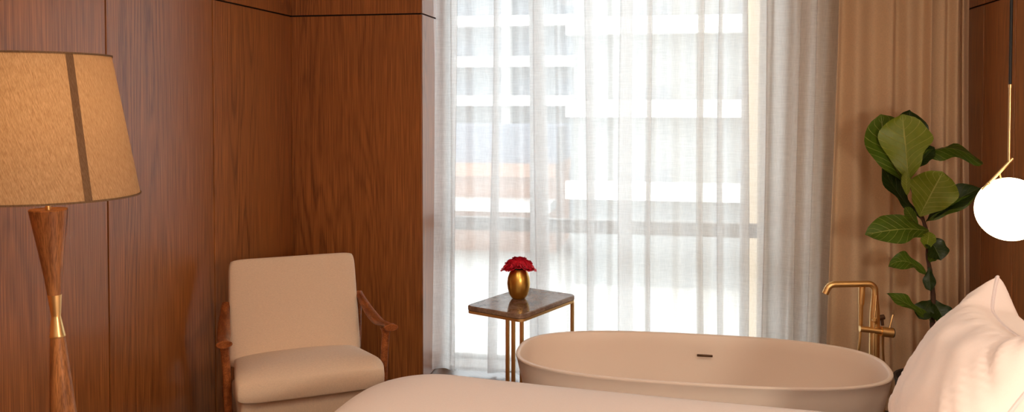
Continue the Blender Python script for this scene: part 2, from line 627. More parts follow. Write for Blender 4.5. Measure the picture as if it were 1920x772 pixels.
bm = new(); lathe(bm, [(.001, 0), (.155, 0), (.16, .004), (.16, .016), (.154, .022), (.08, .026), (.001, .026)], 64)
obj('base', bm, M['goldbright'], lamp)
bm = new(); lathe(bm, [(.001, .026), (.072, .026), (.078, .03), (.078, .04), (.064, .25), (.05, .48), (.0345, .728), (.026, .86), (.0195, .948), (.001, .948)], 40); lean(bm, 0)
obj('lower_stem', bm, M['lampwood'], lamp)
bm = new(); lathe(bm, [(.001, .945), (.0205, .945), (.0215, .948), (.0205, .952), (.0135, .997), (.0125, 1.003), (.0125, 1.007), (.0135, 1.012), (.0185, 1.062), (.019, 1.066), (.001, 1.068)], 40); lean(bm, 0)
obj('brass_collar', bm, M['goldbright'], lamp)['label'] = 'polished brass collar at the waist'
bm = new(); lathe(bm, [(.001, 1.066), (.0185, 1.066), (.024, 1.12), (.038, 1.22), (.0505, 1.303), (.0515, 1.309), (.0495, 1.312), (.03, 1.310), (.001, 1.310)], 40); lean(bm, 0)
obj('upper_stem', bm, M['lampwood'], lamp)
bm = new(); lathe(bm, [(.001, 1.308), (.0075, 1.308), (.0075, 1.50), (.016, 1.50), (.016, 1.55), (.001, 1.55)], 20); lean(bm, 0)
obj('rod', bm, M['gold'], lamp)
bm = new(); bmesh.ops.create_uvsphere(bm, u_segments=24, v_segments=16, radius=.035)
for v in bm.verts:
    v.co.z = v.co.z * 1.25 + 1.59
lean(bm, 0)
obj('bulb', bm, M['bulb'], lamp)
SZ0, SZ1, SR0, SR1 = 1.350, 1.752, .245, .194
mid0, mid1 = ax(1.342), ax(1.748)
shade_e = obj('lamp_shade', (lambda b: (lathe(b, [(SR0 + (SR1 - SR0) * k / 12, SZ0 + (SZ1 - SZ0) * k / 12) for k in range(13)], 96), b)[1])(new()), M['shade'], lamp, recalc=False)
TILT = .0
for v in shade_e.data.vertices:
    z = v.co.z
    x = v.co.x
    v.co.x += dirv.x * z
    v.co.y += dirv.y * z
    v.co.z += x * TILT
for zz, rr in ((SZ0, SR0), (SZ1, SR1)):
    bm = new()
    pts = [Vector((rr * math.cos(k / 96 * 2 * PI), rr * math.sin(k / 96 * 2 * PI), zz)) for k in range(97)]
    rows = []
    for p in pts[:-1]:
        d = Vector((p.x, p.y, 0)).normalized()
        c = p + Vector((dirv.x * zz, dirv.y * zz, p.x * TILT))
        rows.append([c + d * .003 + Vector((0, 0, .0025)), c + d * .003 - Vector((0, 0, .0025)), c - d * .003 - Vector((0, 0, .0025)), c - d * .003 + Vector((0, 0, .0025))])
    grid(bm, rows, close_u=True, close_v=True)
    obj('rim_trim', bm, M['shadeband'], lamp)
cam_ang = math.atan2(0 - foot.y, 0 - foot.x)
for q in range(4):
    a0 = cam_ang + math.radians(25) + q * PI / 2
    bm = new()
    rows = []
    for k in range(13):
        r = SR0 + (SR1 - SR0) * k / 12 + .0012
        z = SZ0 + (SZ1 - SZ0) * k / 12
        hw = .0105 / r
        row = []
        for e in (-1, -.33, .33, 1):
            x, y = r * math.cos(a0 + e * hw), r * math.sin(a0 + e * hw)
            row.append((x + dirv.x * z, y + dirv.y * z, z + x * TILT))
        rows.append(row)
    grid(bm, rows)
    s = obj('shade_band', bm, M['shadeband'], lamp, recalc=False)
    s['label'] = 'grey-brown linen band down the shade'

# ------------------------------------------------------------------ armchair
CH = thing('armchair', 'low cream upholstered armchair with carved teak arms in the panelled corner', 'armchair', (-1.684, 3.672, 0), math.radians(33))


def pillow_slab(w0, w1, depth, thick, n=4.0, nx=28, ny=28, crown=.35):
    """cushion: x across (w0 at y=0, w1 at y=depth), thick in z, soft edges"""
    bm = new()
    T, B = [], []
    for i in range(ny + 1):
        rt, rb = [], []
        for j in range(nx + 1):
            # spread samples towards the edges
            a = math.sin((i / ny - .5) * PI) ; b = math.sin((j / nx - .5) * PI)
            e = max(0, 1 - abs(a) ** n) ** (1 / n) * max(0, 1 - abs(b) ** n) ** (1 / n)
            cr = 1 + crown * (1 - a * a) * (1 - b * b)
            y = depth * (a * .5 + .5)
            w = w0 + (w1 - w0) * (y / depth)
            h = thick * .5 * (e ** .6) * cr / (1 + crown * .5)
            yy = depth / 2 + (y - depth / 2) * (1 - .035 * abs(b) ** 14)
            xx = b * w / 2 * (1 - .035 * abs(a) ** 14)
            rt.append(Vector((xx, yy, h)))
            rb.append(Vector((xx, yy, -h)))
        T.append(rt)
        B.append(rb)
    grid(bm, T)
    grid(bm, B)
    bmesh.ops.remove_doubles(bm, verts=bm.verts, dist=1e-5)
    return bm


def xform(bm, m):
    bmesh.ops.transform(bm, matrix=m, verts=bm.verts)


# seat cushion
bm = pillow_slab(.64, .57, .55, .135, 5, crown=.35)
for v in bm.verts:
    d = v.co.y
    if d < .12:
        v.co.z -= (.12 - d) ** 2 * 2.0
xform(bm, Matrix.Translation((0, -.33, .432)) @ Matrix.Rotation(math.radians(-7), 4, 'X'))
obj('seat_cushion', bm, M['upholstery'], CH, angle=60)
# back cushion
bm = pillow_slab(.62, .60, .505, .115, 6, crown=.15)
xform(bm, Matrix.Translation((0, .185, .365)) @ Matrix.Rotation(math.radians(-13), 4, 'X') @ Matrix.Rotation(math.radians(90), 4, 'X'))
obj('backrest', bm, M['upholstery'], CH, angle=60)
# upholstered seat box under the cushion
bm = new(); box(bm, (-.295, -.295, .2), (.295, .22, .362), .02, 3)
for v in bm.verts:
    v.co.z -= max(0, v.co.y + .3) * .10
obj('seat_base', bm, M['upholstery'], CH)
for s in (1, -1):
    # arm: swoops down from behind the back, runs forward and flares at its end
    P = catmull([(s * .316, .235, .665), (s * .326, .17, .632), (s * .338, .06, .598), (s * .346, -.06, .584), (s * .352, -.16, .596), (s * .356, -.225, .604), (s * .357, -.262, .602)], 6)
    n = len(P)
    R = []
    for i in range(n):
        f = i / (n - 1)
        R.append(.019 + .010 * math.sin(PI * min(1, f * 1.15)) ** 2 + (.017 * max(0, (f - .72) / .28) ** 1.2))
    R[-1] *= .82
    bm = new()
    tube(bm, P, R, 16, .5, 1.0)
    obj('armrest', bm, M['chairwood'], CH)
    Q = catmull([(s * .352, -.185, .585), (s * .350, -.19, .56), (s * .343, -.188, .46), (s * .338, -.18, .28), (s * .334, -.185, .02), (s * .334, -.186, 0)], 6)
    rr = [.026 - .012 * min(1, i / 7) + .004 * math.sin(PI * i / (len(Q) - 1)) - .004 * (i / (len(Q) - 1)) for i in range(len(Q))]
    bm = new()
    tube(bm, Q, rr, 14, .8, 1.1)
    obj('leg', bm, M['chairwood'], CH)
    Q = catmull([(s * .316, .225, .655), (s * .316, .235, .6), (s * .316, .25, .4), (s * .316, .29, .12), (s * .316, .31, 0)], 6)
    bm = new()
    tube(bm, Q, [.019 - .005 * i / (len(Q) - 1) for i in range(len(Q))], 14, .8, 1.1)
    obj('leg', bm, M['chairwood'], CH)
    bm = new(); box(bm, (s * .325 - .012, -.18, .23), (s * .325 + .012, .255, .275), .008)
    obj('side_rail', bm, M['chairwood'], CH)

# ------------------------------------------------------------------ side table
tA, tB, tD = Vector((-.666, 3.76, 0)), Vector((-.958, 3.889, 0)), Vector((-.522, 4.234, 0))
u = (tB - tA); TWs = u.length; u.normalize()
w = (tD - tA); TLs = w.length; w = (w - u * w.dot(u)).normalized()
TLs *= .99
tab = thing('side_table', 'slim side table with brown marble top on thin brass legs by the sheer curtain', 'side table', (tA.x, tA.y, 0), math.atan2(w.y, w.x) - PI / 2)
# local frame: -x runs to the far short-side corner, +y along the long side
sx = -1


def rrect(x0, y0, x1, y1, r, n=8):
    out = []
    for cx, cy, a0 in ((x1 - r, y1 - r, 0), (x0 + r, y1 - r, 90), (x0 + r, y0 + r, 180), (x1 - r, y0 + r, 270)):
        for k in range(n + 1):
            a = math.radians(a0 + 90 * k / n)
            out.append((cx + r * math.cos(a), cy + r * math.sin(a)))
    return out


def slab(bm, pts_of, levels):
    """levels: (inset, z)"""
    rows = [[(x, y, z) for x, y in pts_of(i)] for i, z in levels]
    grid(bm, rows, close_v=True, cap0=True, cap1=True)


bm = new()
slab(bm, lambda i: rrect(-TWs + i, i, -i, TLs - i, .03), [(.004, .636), (.0, .640), (0, .656), (.004, .660)])
obj('tabletop', bm, M['marble'], tab, angle=30)
bm = new()
slab(bm, lambda i: rrect(-TWs + i, i, -i, TLs - i, .028), [(.002, .624), (.002, .636)])
obj('top_frame', bm, M['gold'], tab, angle=30)
legs = [(-.235 / .319 * 0 - .013, .02), (-.013, TLs - .02), (-TWs * .26, .008), (-TWs * .16, .008)]
for lx, ly in legs:
    bm = new(); box(bm, (lx - .0075, ly - .0075, .012), (lx + .0075, ly + .0075, .626), .002)
    obj('leg', bm, M['gold'], tab)
bm = new()
box(bm, (-TWs + .01, .0, 0), (-.005, .016, .012), .002)
box(bm, (-TWs + .01, TLs - .028, 0), (-.005, TLs - .012, .012), .002)
box(bm, (-.021, .016, 0), (-.005, TLs - .028, .012), .002)
obj('floor_frame', bm, M['gold'], tab)

# ------------------------------------------------------------------ vase with roses
vx, vy = -.737, 4.075
vase = lambda: None
bm = new()
lathe(bm, [(.001, 0), (.026, 0), (.034, .004), (.046, .022), (.0535, .05), (.056, .075), (.053, .102), (.044, .128), (.036, .141), (.034, .144), (.031, .143), (.033, .138), (.046, .10), (.049, .07), (.042, .03), (.025, .012), (.001, .010)], 40)
vs = obj('vase', bm, M['vase'], loc=(vx, vy, .660))
tag(vs, 'small rounded gold metal vase standing on the marble side table', 'vase')


def rose_mesh(r, seed):
    rnd = random.Random(seed)
    bm = new()
    rings = [(3, .22, 80, .62), (4, .42, 68, .72), (5, .66, 48, .82), (6, .92, 22, .85)]
    for nk, rad, elev, hgt in rings:
        off = rnd.uniform(0, 6.28)
        for k in range(nk):
            a = off + k * 2 * PI / nk + rnd.uniform(-.12, .12)
            half = PI / nk * 1.35
            rows = []
            for i in range(6):
                t = i / 5
                el = math.radians(elev)
                row = []
                for j in range(7):
                    s = j / 6 * 2 - 1
                    wgt = half * (.45 + .55 * math.sin(PI * min(1, .15 + .75 * t)))
                    ang = a + s * wgt
                    rr = r * rad * (.25 + .75 * t ** .8) * (1 + .05 * rnd.uniform(-1, 1))
                    flare = r * .20 * max(0, t - .7) / .3 * (.4 + rad * .7)
                    zz = -r * .55 + r * hgt * 1.25 * t * (.55 + .45 * math.sin(el)) - (r * .10 * s * s * t) - (r * .14 * max(0, t - .75) / .25) + r * .03 * rnd.uniform(-1, 1) * t
                    row.append(((rr + flare) * math.cos(ang), (rr + flare) * math.sin(ang), zz))
                rows.append(row)
            grid(bm, rows)
    # closed heart
    bmesh.ops.create_uvsphere(bm, u_segments=10, v_segments=8, radius=r * .34, matrix=Matrix.Translation((0, 0, -.12 * r)))
    return bm


spots = [  # dx along camera right, dy away from camera, height of the head, label
    (.000, -.026, .172, 'red rose at the front centre of the bunch, facing the camera'),
    (-.058, -.006, .160, 'red rose at the left end of the bunch, drooping over the vase lip'),
    (.060, -.004, .158, 'red rose at the right end of the bunch, drooping over the vase lip'),
    (.004, .016, .196, 'topmost red rose at the crown of the bunch'),
    (-.034, -.030, .164, 'red rose low at the front, between the centre and left-end roses'),
    (.036, -.030, .164, 'red rose low at the front, between the centre and right-end roses'),
    (-.032, .026, .182, 'red rose on the upper left shoulder of the bunch'),
    (.036, .028, .180, 'red rose on the upper right shoulder of the bunch'),
]
for i, (dx, dy, h, lab) in enumerate(spots):
    hx = vx + _rt.x * dx + _fw.x * dy
    hy = vy + _rt.y * dx + _fw.y * dy
    o = obj('rose', rose_mesh(.034, i), M['rose'], loc=(hx, hy, .658 + h), angle=None, recalc=False)
    tiltv = Vector((hx - vx, hy - vy, .07)).normalized()
    o.rotation_euler = Vector((0, 0, 1)).rotation_difference(tiltv).to_euler()
    tag(o, lab, 'flower', 'red roses in the gold vase')
    m = o.rotation_euler.to_matrix().transposed()
    head = Vector((hx, hy, .658 + h))
    neck = Vector((vx + (hx - vx) * .3, vy + (hy - vy) * .3, .660 + .142))
    base = Vector((vx - (hx - vx) * .25, vy - (hy - vy) * .25, .660 + .03))
    bm = new()
    tube(bm, [m @ (p - head) for p in catmull([base, neck, head - tiltv * .016], 5)], .0024, 7)
    obj('stem', bm, M['stemgreen'], o)

# ------------------------------------------------------------------ bathtub
TX, TY, TA, TB_, RIM = .099, 3.572, .745, .350, .57
tub = thing('bathtub', 'large oval matt white freestanding bathtub in front of the window', 'bathtub', (TX, TY, 0))
bm = new()
prof = []   # (a, b, exponent, z)
ao, bo = .56, .245
for k in range(15):
    t = k / 14
    f = t ** .62
    prof.append((ao + (TA - ao) * f, bo + (TB_ - bo) * f, 2.4 + .35 * t, .012 + (RIM - .022) * t))
prof.insert(0, (ao - .012, bo - .012, 2.4, 0.0))
prof += [(TA + .003, TB_ + .003, 2.75, RIM - .006), (TA + .002, TB_ + .002, 2.75, RIM - .001), (TA - .004, TB_ - .004, 2.75, RIM + .002), (TA - .012, TB_ - .012, 2.75, RIM), (TA - .016, TB_ - .016, 2.75, RIM - .006)]
for k in range(1, 15):
    t = k / 14
    z = RIM - .006 - .43 * math.sin(t * PI / 2) ** 1.0
    f = 1 - t ** 2.4 * .52
    prof.append(((TA - .016) * (1 - .27 * t ** 1.6 - .05 * t ** 8), (TB_ - .016) * (1 - .33 * t ** 1.6 - .08 * t ** 8), 2.75 - .2 * t, z))
a_, b_, n_, z_ = prof[-1]
for f in (.75, .45, .2, .06):
    prof.append((a_ * f, b_ * f, 2.6, z_ - .012 * (1 - f)))
rows = [[(*sell(a, b, n, k, 120), z) for k in range(120)] for a, b, n, z in prof]
grid(bm, rows, close_v=True, cap0=True, cap1=True)
obj('tub_shell', bm, M['tub'], tub, angle=50)
# overflow slot in the far inside wall
zo = RIM - .085
bm = new(); box(bm, (-.034, -.004, -.005), (.034, .004, .005), .002)
ov = obj('overflow_slot', bm, M['dark'], tub, loc=(.045, .3075, zo))
ov['label'] = 'dark overflow slot'
bm = new(); lathe(bm, [(.001, .006), (.03, .006), (.034, .003), (.034, 0)], 28)
obj('drain', bm, M['gold'], tub, loc=(0, 0, z_ - .009))

# ------------------------------------------------------------------ tub filler
FY = 3.85
fx = at(1640, 600, FY).x
tap = thing('bathtub_faucet', 'freestanding brushed brass tub faucet with hand shower beside bathtub end', 'faucet', (fx, FY, 0), math.radians(10))
zt = .842
bm = new(); lathe(bm, [(.001, 0), (.045, 0), (.047, .003), (.047, .009), (.044, .012), (.001, .012)], 36)
obj('floor_plate', bm, M['gold'], tap)
bm = new(); lathe(bm, [(.001, .012), (.021, .012), (.021, .70), (.0195, .73), (.0145, .78), (.0135, .80), (.001, .80)], 28)
obj('riser', bm, M['gold'], tap)
bm = new()
P = [(0, 0, .795)] + [(0, 0, .80), (0, 0, zt - .036)]
P += [(-.030 + .030 * math.cos(a), 0, zt - .030 + .030 * math.sin(a)) for a in [k / 8 * PI / 2 for k in range(1, 9)]]
P += [(-.10, -.002, zt - .001), (-.175, -.004, zt - .002)]
P += [(-.175 - .032 * math.sin(a), -.005, zt - .034 + .032 * math.cos(a)) for a in [k / 6 * PI * .36 for k in range(1, 7)]]
P += [(P[-1][0] - .010, -.005, P[-1][2] - .022)]
tube(bm, P, .0135, 18)
obj('spout', bm, M['gold'], tap)
# body of the mixer: crosswise cylinder with the black-ended control
bm = new(); tube(bm, [(-.072, -.022, .655), (.05, -.022, .640)], .0125, 20)
obj('mixer_bar', bm, M['gold'], tap)
bm = new(); tube(bm, [(.018, -.024, .644), (.066, -.024, .638)], .0205, 24)
kn = obj('control_knob', bm, M['gold'], tap)
bm = new(); tube(bm, [(.0655, -.024, .638), (.070, -.024, .6375)], .0195, 24)
obj('knob_end', bm, M['cord'], kn)
bm = new(); tube(bm, [(.056, -.018, .655), (.066, -.012, .690), (.074, -.008, .712)], [.003, .003, .0036], 10)
obj('lever', bm, M['gold'], tap)
bm = new(); tube(bm, [(.012, .012, .69), (.046, .016, .696)], [.011, .011], 16)
tube(bm, [(.036, .015, .694), (.040, .015, .66)], .007, 12)
obj('diverter', bm, M['dark'], tap)
# hand shower in its cradle, hose hanging to the floor
bm = new(); tube(bm, [(-.052, .02, .635), (-.052, .02, .66), (-.051, .02, .745), (-.050, .02, .75), (-.0495, .02, .755), (-.048, .02, .826), (-.048, .02, .830)], [.007, .009, .0095, .0125, .013, .0135, .012], 20)
hs = obj('hand_shower', bm, M['gold'], tap)
bm = new(); tube(bm, catmull([(-.052, .02, .637), (-.058, .02, .56), (-.075, .03, .42), (-.06, .05, .22), (0, .07, .10), (.055, .05, .22), (.052, .02, .42), (.036, .0, .56), (.03, -.014, .63)], 8), .0055, 10)
obj('hose', bm, M['gold'], tap)
bm = new(); tube(bm, [(-.004, -.022, .68), (-.014, -.03, .695)], .0085, 14)
tube(bm, [(-.014, -.03, .695), (-.016, -.032, .699)], [.0105, .008], 14)
tube(bm, [(-.012, -.026, .69), (-.012, -.027, .44)], .0042, 10)
tube(bm, [(-.012, -.026, .69), (.0, -.012, .795)], .0045, 10)
obj('side_pipe', bm, M['goldbright'], tap)

# ------------------------------------------------------------------ fiddle-leaf fig
PYY = 4.30
st_px = [(1752, 690), (1752, 640), (1748, 600), (1750, 560), (1746, 520), (1740, 485), (1738, 440), (1730, 410), (1716, 370), (1706, 340), (1704, 312), (1700, 290)]
st = [at(x, y, PYY) for x, y in st_px]
root = Vector((st[0].x, PYY, 0))
fig = thing('fiddle_leaf_fig', 'tall fiddle-leaf fig with big glossy leaves before the linen drape', 'plant', root)
bm = new()
lathe(bm, [(.001, 0), (.13, 0), (.14, .006), (.17, .28), (.175, .30), (.178, .31), (.165, .31), (.16, .29), (.15, .26), (.001, .26)], 40)
obj('pot', bm, M['pot'], fig)
bm = new(); lathe(bm, [(.155, .266), (.10, .275), (.03, .28), (.001, .28)], 28)
obj('soil', bm, M['soil'], fig)
bm = new()
P = [Vector((0, 0, .27))] + [p - root for p in st]
P = catmull(P, 5)
tube(bm, P, [(.014 - .009 * i / (len(P) - 1)) * (1 + .10 * math.sin(i * 1.9)) for i in range(len(P))], 10)
obj('stem', bm, M['bark'], fig)


def leaf(bpx, tpx, width_px, face, mat, by=0.0, ty=0.0, fold=.25, arch=.06, wave=.04, droop=0.0, mid=None, seed=0, shape=1.0):
    """a fig leaf from its stalk end to its tip (photograph points, by / ty metres nearer(-) or farther(+) than the stem);
    face: the way its face looks; fold: how far the halves are folded up; arch: how far the blade bows"""
    rnd = random.Random(seed)
    B = at(*bpx, PYY + by) - root
    T = at(*tpx, PYY + ty) - root
    L = (T - B)
    Ln = L.length
    ld = L.normalized()
    nrm = Vector(face)
    nrm = (nrm - ld * nrm.dot(ld)).normalized()
    sd = ld.cross(nrm)
    W = width_px * .00252 / 2
    nu, nv = 10, 18
    ctrl = None
    if mid:
        ctrl = at(*mid[:2], PYY + mid[2]) - root
    rows, uvs = [], []
    p1, p2 = rnd.uniform(0, 6), rnd.uniform(0, 6)
    for i in range(nv + 1):
        t = i / nv
        # obovate fiddle outline with a waist in the lower third
        o = (math.sin(PI * t ** (1.35 * shape)) ** .62) * (.62 + .38 * t) * (1 - .10 * math.exp(-((t - .38) / .12) ** 2))
        o = o * (1.0 if t < .93 else .93 + .07 * (1 - t) / .07) / .93
        o *= 1 + .05 * math.sin(t * 11 + p1) * math.sin(PI * t)
        if i == 0 or i == nv:
            o = .03
        if ctrl is not None:
            c = B * (1 - t) ** 2 + ctrl * 2 * t * (1 - t) + T * t * t
        else:
            c = B + L * t
        c = c + nrm * (arch * Ln * math.sin(PI * t)) - Vector((0, 0, droop * Ln * t * t))
        row, ur = [], []
        for j in range(-nu, nu + 1):
            s = j / nu
            x = s * W * o * (1 + (.05 * math.sin(t * 17 + p2 * 2) if s > 0 else .05 * math.sin(t * 15 + p1 * 3)))
            zz = fold * abs(s) ** 1.3 * W * o + 2.4 * wave * Ln * (abs(s) ** 2) * math.sin(p1 + t * 13 + (p2 if s > 0 else 0)) * .55
            zz += .006 * math.sin(t * 8.5 * 2 * PI - abs(s) * 9) * abs(s) * (1 - abs(s))
            row.append(c + sd * x + nrm * zz)
            ur.append((.5 + s / 2, t))
        rows.append(row)
        uvs.append(ur)
    bm = new()
    V = grid(bm, rows)
    uvl = bm.loops.layers.uv.new('UVMap')
    mp = {}
    for i, row in enumerate(V):
        for j, v in enumerate(row):
            mp[v] = uvs[i][j]
    for f in bm.faces:
        for lp in f.loops:
            lp[uvl].uv = mp[lp.vert]
    # stalk to the stem
    return obj('leaf', bm, mat, fig, angle=None, recalc=False)


CAMV = Vector((-.19, -.98, .15))
leaf((1704, 338), (1692, 214), 96, (-.25, -.95, .12), M['leafpale'], -.03, -.05, .22, -.03, .02, seed=1, shape=.95)
leaf((1697, 342), (1652, 214), 98, (.25, -.9, .2), M['leaf'], .02, .06, .15, .03, .03, seed=2, mid=(1652, 290, .03))
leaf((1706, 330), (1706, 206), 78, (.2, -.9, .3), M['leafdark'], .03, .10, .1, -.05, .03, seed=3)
leaf((1712, 322), (1842, 303), 54, (-.1, -.55, -.82), M['leaf'], -.01, -.08, .35, 0, .045, seed=4, mid=(1756, 244, -.03))
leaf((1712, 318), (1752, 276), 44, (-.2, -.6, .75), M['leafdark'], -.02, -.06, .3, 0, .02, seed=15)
leaf((1724, 405), (1768, 322), 92, (-.1, -.97, .15), M['leafpale'], -.05, -.10, .25, -.02, .02, seed=5, shape=.9)
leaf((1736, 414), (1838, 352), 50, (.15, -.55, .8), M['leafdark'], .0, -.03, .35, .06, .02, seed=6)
leaf((1735, 416), (1832, 362), 26, (.1, -.85, -.4), M['leaf'], -.01, -.04, .2, .02, .02, seed=16)
leaf((1741, 432), (1622, 440), 66, (-.05, -.80, .55), M['leaf'], -.02, -.13, .22, .10, .02, seed=7, shape=.8)
leaf((1727, 412), (1652, 306), 40, (.55, -.7, -.2), M['leafdark'], .03, .05, .3, -.08, .03, seed=8)
leaf((1701, 366), (1698, 322), 20, (-.2, -.95, .2), M['leafpale'], -.06, -.07, .2, 0, .01, seed=9, shape=.8)
leaf((1722, 424), (1697, 388), 22, (-.2, -.9, .3), M['leaf'], -.03, -.05, .2, 0, .01, seed=10)
leaf((1738, 466), (1742, 434), 30, (-.1, -.9, .3), M['leafpale'], -.04, -.07, .25, 0, .02, seed=11, shape=.8)
leaf((1734, 438), (1764, 488), 48, (.2, -.8, .5), M['leafdark'], .0, -.06, .3, .08, .05, seed=12)
leaf((1742, 522), (1666, 500), 36, (-.05, -.8, .55), M['leaf'], -.01, -.10, .3, .0, .03, seed=13, mid=(1700, 470, -.06))
leaf((1742, 500), (1745, 545), 26, (-.6, -.8, .1), M['leafdark'], -.02, -.06, .3, .0, .03, seed=17)
leaf((1748, 604), (1662, 550), 26, (-.1, -.7, .65), M['leaf'], -.01, -.10, .3, .06, .03, seed=14)
leaf((1747, 560), (1772, 604), 44, (.1, -.9, .3), M['leafdark'], .01, -.05, .3, .05, .04, seed=18)
leaf((1746, 562), (1722, 596), 40, (-.2, -.9, .3), M['leafdark'], .0, -.04, .3, .05, .04, seed=19)
leaf((1743, 492), (1754, 470), 24, (.1, -.8, .5), M['leaf'], -.02, -.05, .3, 0, .03, seed=20)

# ------------------------------------------------------------------ pendant lamp
PY = 3.12
gc = at(1893, 392, PY)
GR = .106
ptop = at(1892, 302, PY)
pen = thing('pendant_lamp', 'glowing round opal glass pendant lamp on a thin brass rod above the pillows', 'lamp', gc)
bm = new(); bmesh.ops.create_uvsphere(bm, u_segments=48, v_segments=32, radius=GR)
obj('globe', bm, M['globe'], pen)
tz = at(1891, 158, PY).z - gc.z
pz = ptop.z - gc.z
px0 = ptop.x - gc.x
bm = new(); tube(bm, [(px0, 0, pz), (px0, 0, tz)], .0042, 12)
tube(bm, [(px0, 0, tz - .012), (px0, 0, tz)], .0056, 12)
obj('rod', bm, M['goldbright'], pen)
bm = new(); tube(bm, [(px0, 0, tz), (px0, 0, ZC - gc.z)], .0052, 10)
obj('cord', bm, M['cord'], pen)
bm = new(); lathe(bm, [(.001, ZC - gc.z - .02), (.055, ZC - gc.z - .02), (.058, ZC - gc.z - .016), (.058, ZC - gc.z)], 28, (px0, 0, 0))
obj('ceiling_rose', bm, M['goldbright'], pen)
e0 = at(1899, 297, PY) - gc
e1 = at(1842, 356, PY) - gc
bm = new(); tube(bm, [e0, e1], .0048, 12)
obj('arm', bm, M['goldbright'], pen)
bm = new()
cdir = (Vector((-.62, 0, .78))).normalized()
tube(bm, [cdir * (GR - .004), cdir * (GR + .006)], [.008, .006], 12)
obj('globe_holder', bm, M['goldbright'], pen)
bm = new(); tube(bm, [at(1874, 322, PY) - gc, at(1877, 335, PY) - gc], .003, 10)
obj('hook', bm, M['goldbright'], pen)

# ------------------------------------------------------------------ bed
BX0, BX1, BY0, BY1 = -1.115, 1.26, 1.10, 2.985
bed = thing('bed', 'wide bed made up in white, its foot towards the armchair', 'bed', ((BX0 + BX1) / 2, (BY0 + BY1) / 2, 0))
hx, hy = (BX1 - BX0) / 2, (BY1 - BY0) / 2
bm = new(); box(bm, (-hx + .10, -hy + .10, .09), (hx, hy - .10, .30), .02, 3)
obj('bed_base', bm, M['upholst_bed'], bed)
bm = new(); box(bm, (-hx + .09, -hy + .09, .302), (hx - .01, hy - .09, .565), .05, 4)
obj('mattress', bm, M['cotton'], bed)
bm = new(); box(bm, (hx + .005, -hy - .02, .0), (hx + .085, hy + .02, 1.02), .02, 3)
obj('headboard', bm, M['upholst_bed'], bed)
for a in (-1, 1):
    for b in (-1, 1):
        bm = new(); lathe(bm, [(.001, 0), (.022, 0), (.03, .09), (.001, .09)], 20, (a * (hx - .2), b * (hy - .2), 0))
        obj('leg', bm, M['lampwood'], bed)

# duvet: a soft cap over the mattress that turns down over the sides
bm = new()
hx2 = hx
rows = []
ZD = .612


def dring(inset, z, n, seg=220):
    out = []
    for k in range(seg):
        x, y = sell(hx2 - inset, hy - inset, n, k, seg)
        out.append([x, y, z])
    return out


levels = [(-.012, .27), (-.014, .33), (-.016, .40), (-.018, .46), (-.012, .51), (.0, .545), (.018, .572), (.045, .592), (.085, .604), (.14, .610), (.22, .613), (.34, .615), (.5, .616), (.65, .617), (.8, .618), (.9, .618)]
for i, (ins, z) in enumerate(levels):
    ring = dring(ins, z, 9.0 if ins < .3 else 7)
    for p in ring:
        X, Y = p[0], p[1]
        nz = mnoise.noise(Vector((X * 2.2, Y * 2.2, .3))) * .010 + mnoise.noise(Vector((X * 6, Y * 4, 1.7))) * .0035
        if z > .5:
            p[2] += nz * min(1, max(0, ins + .02) / .1)
        else:
            a = math.atan2(Y, X)
            wob = .010 * math.sin(X * 14 + Y * 17) * (.5 - z) / .25
            d = Vector((X, Y)).normalized()
            p[0] += d.x * wob
            p[1] += d.y * wob
        if Y > 0 and z > .3:
            p[1] += .095 * max(0, min(1, (.55 - X) / 1.1)) * (Y / hy) ** 3
        # the foot end is puffed out and dips towards its corner
        dx = X + hx2
        if dx < .9 and z > .5:
            p[2] += .022 * max(0, 1 - dx / .9) + .014 * math.exp(-((dx - .26) / .17) ** 2)
    rows.append([Vector(p) for p in ring])
grid(bm, rows, close_v=True, cap1=True)
dv = obj('duvet', bm, M['cotton'], loc=((BX0 + BX1) / 2, (BY0 + BY1) / 2, 0), angle=None)
md = dv.modifiers.new('thick', 'SOLIDIFY'); md.thickness = .018; md.offset = -1
tag(dv, 'smooth white duvet spread over the bed', 'duvet')


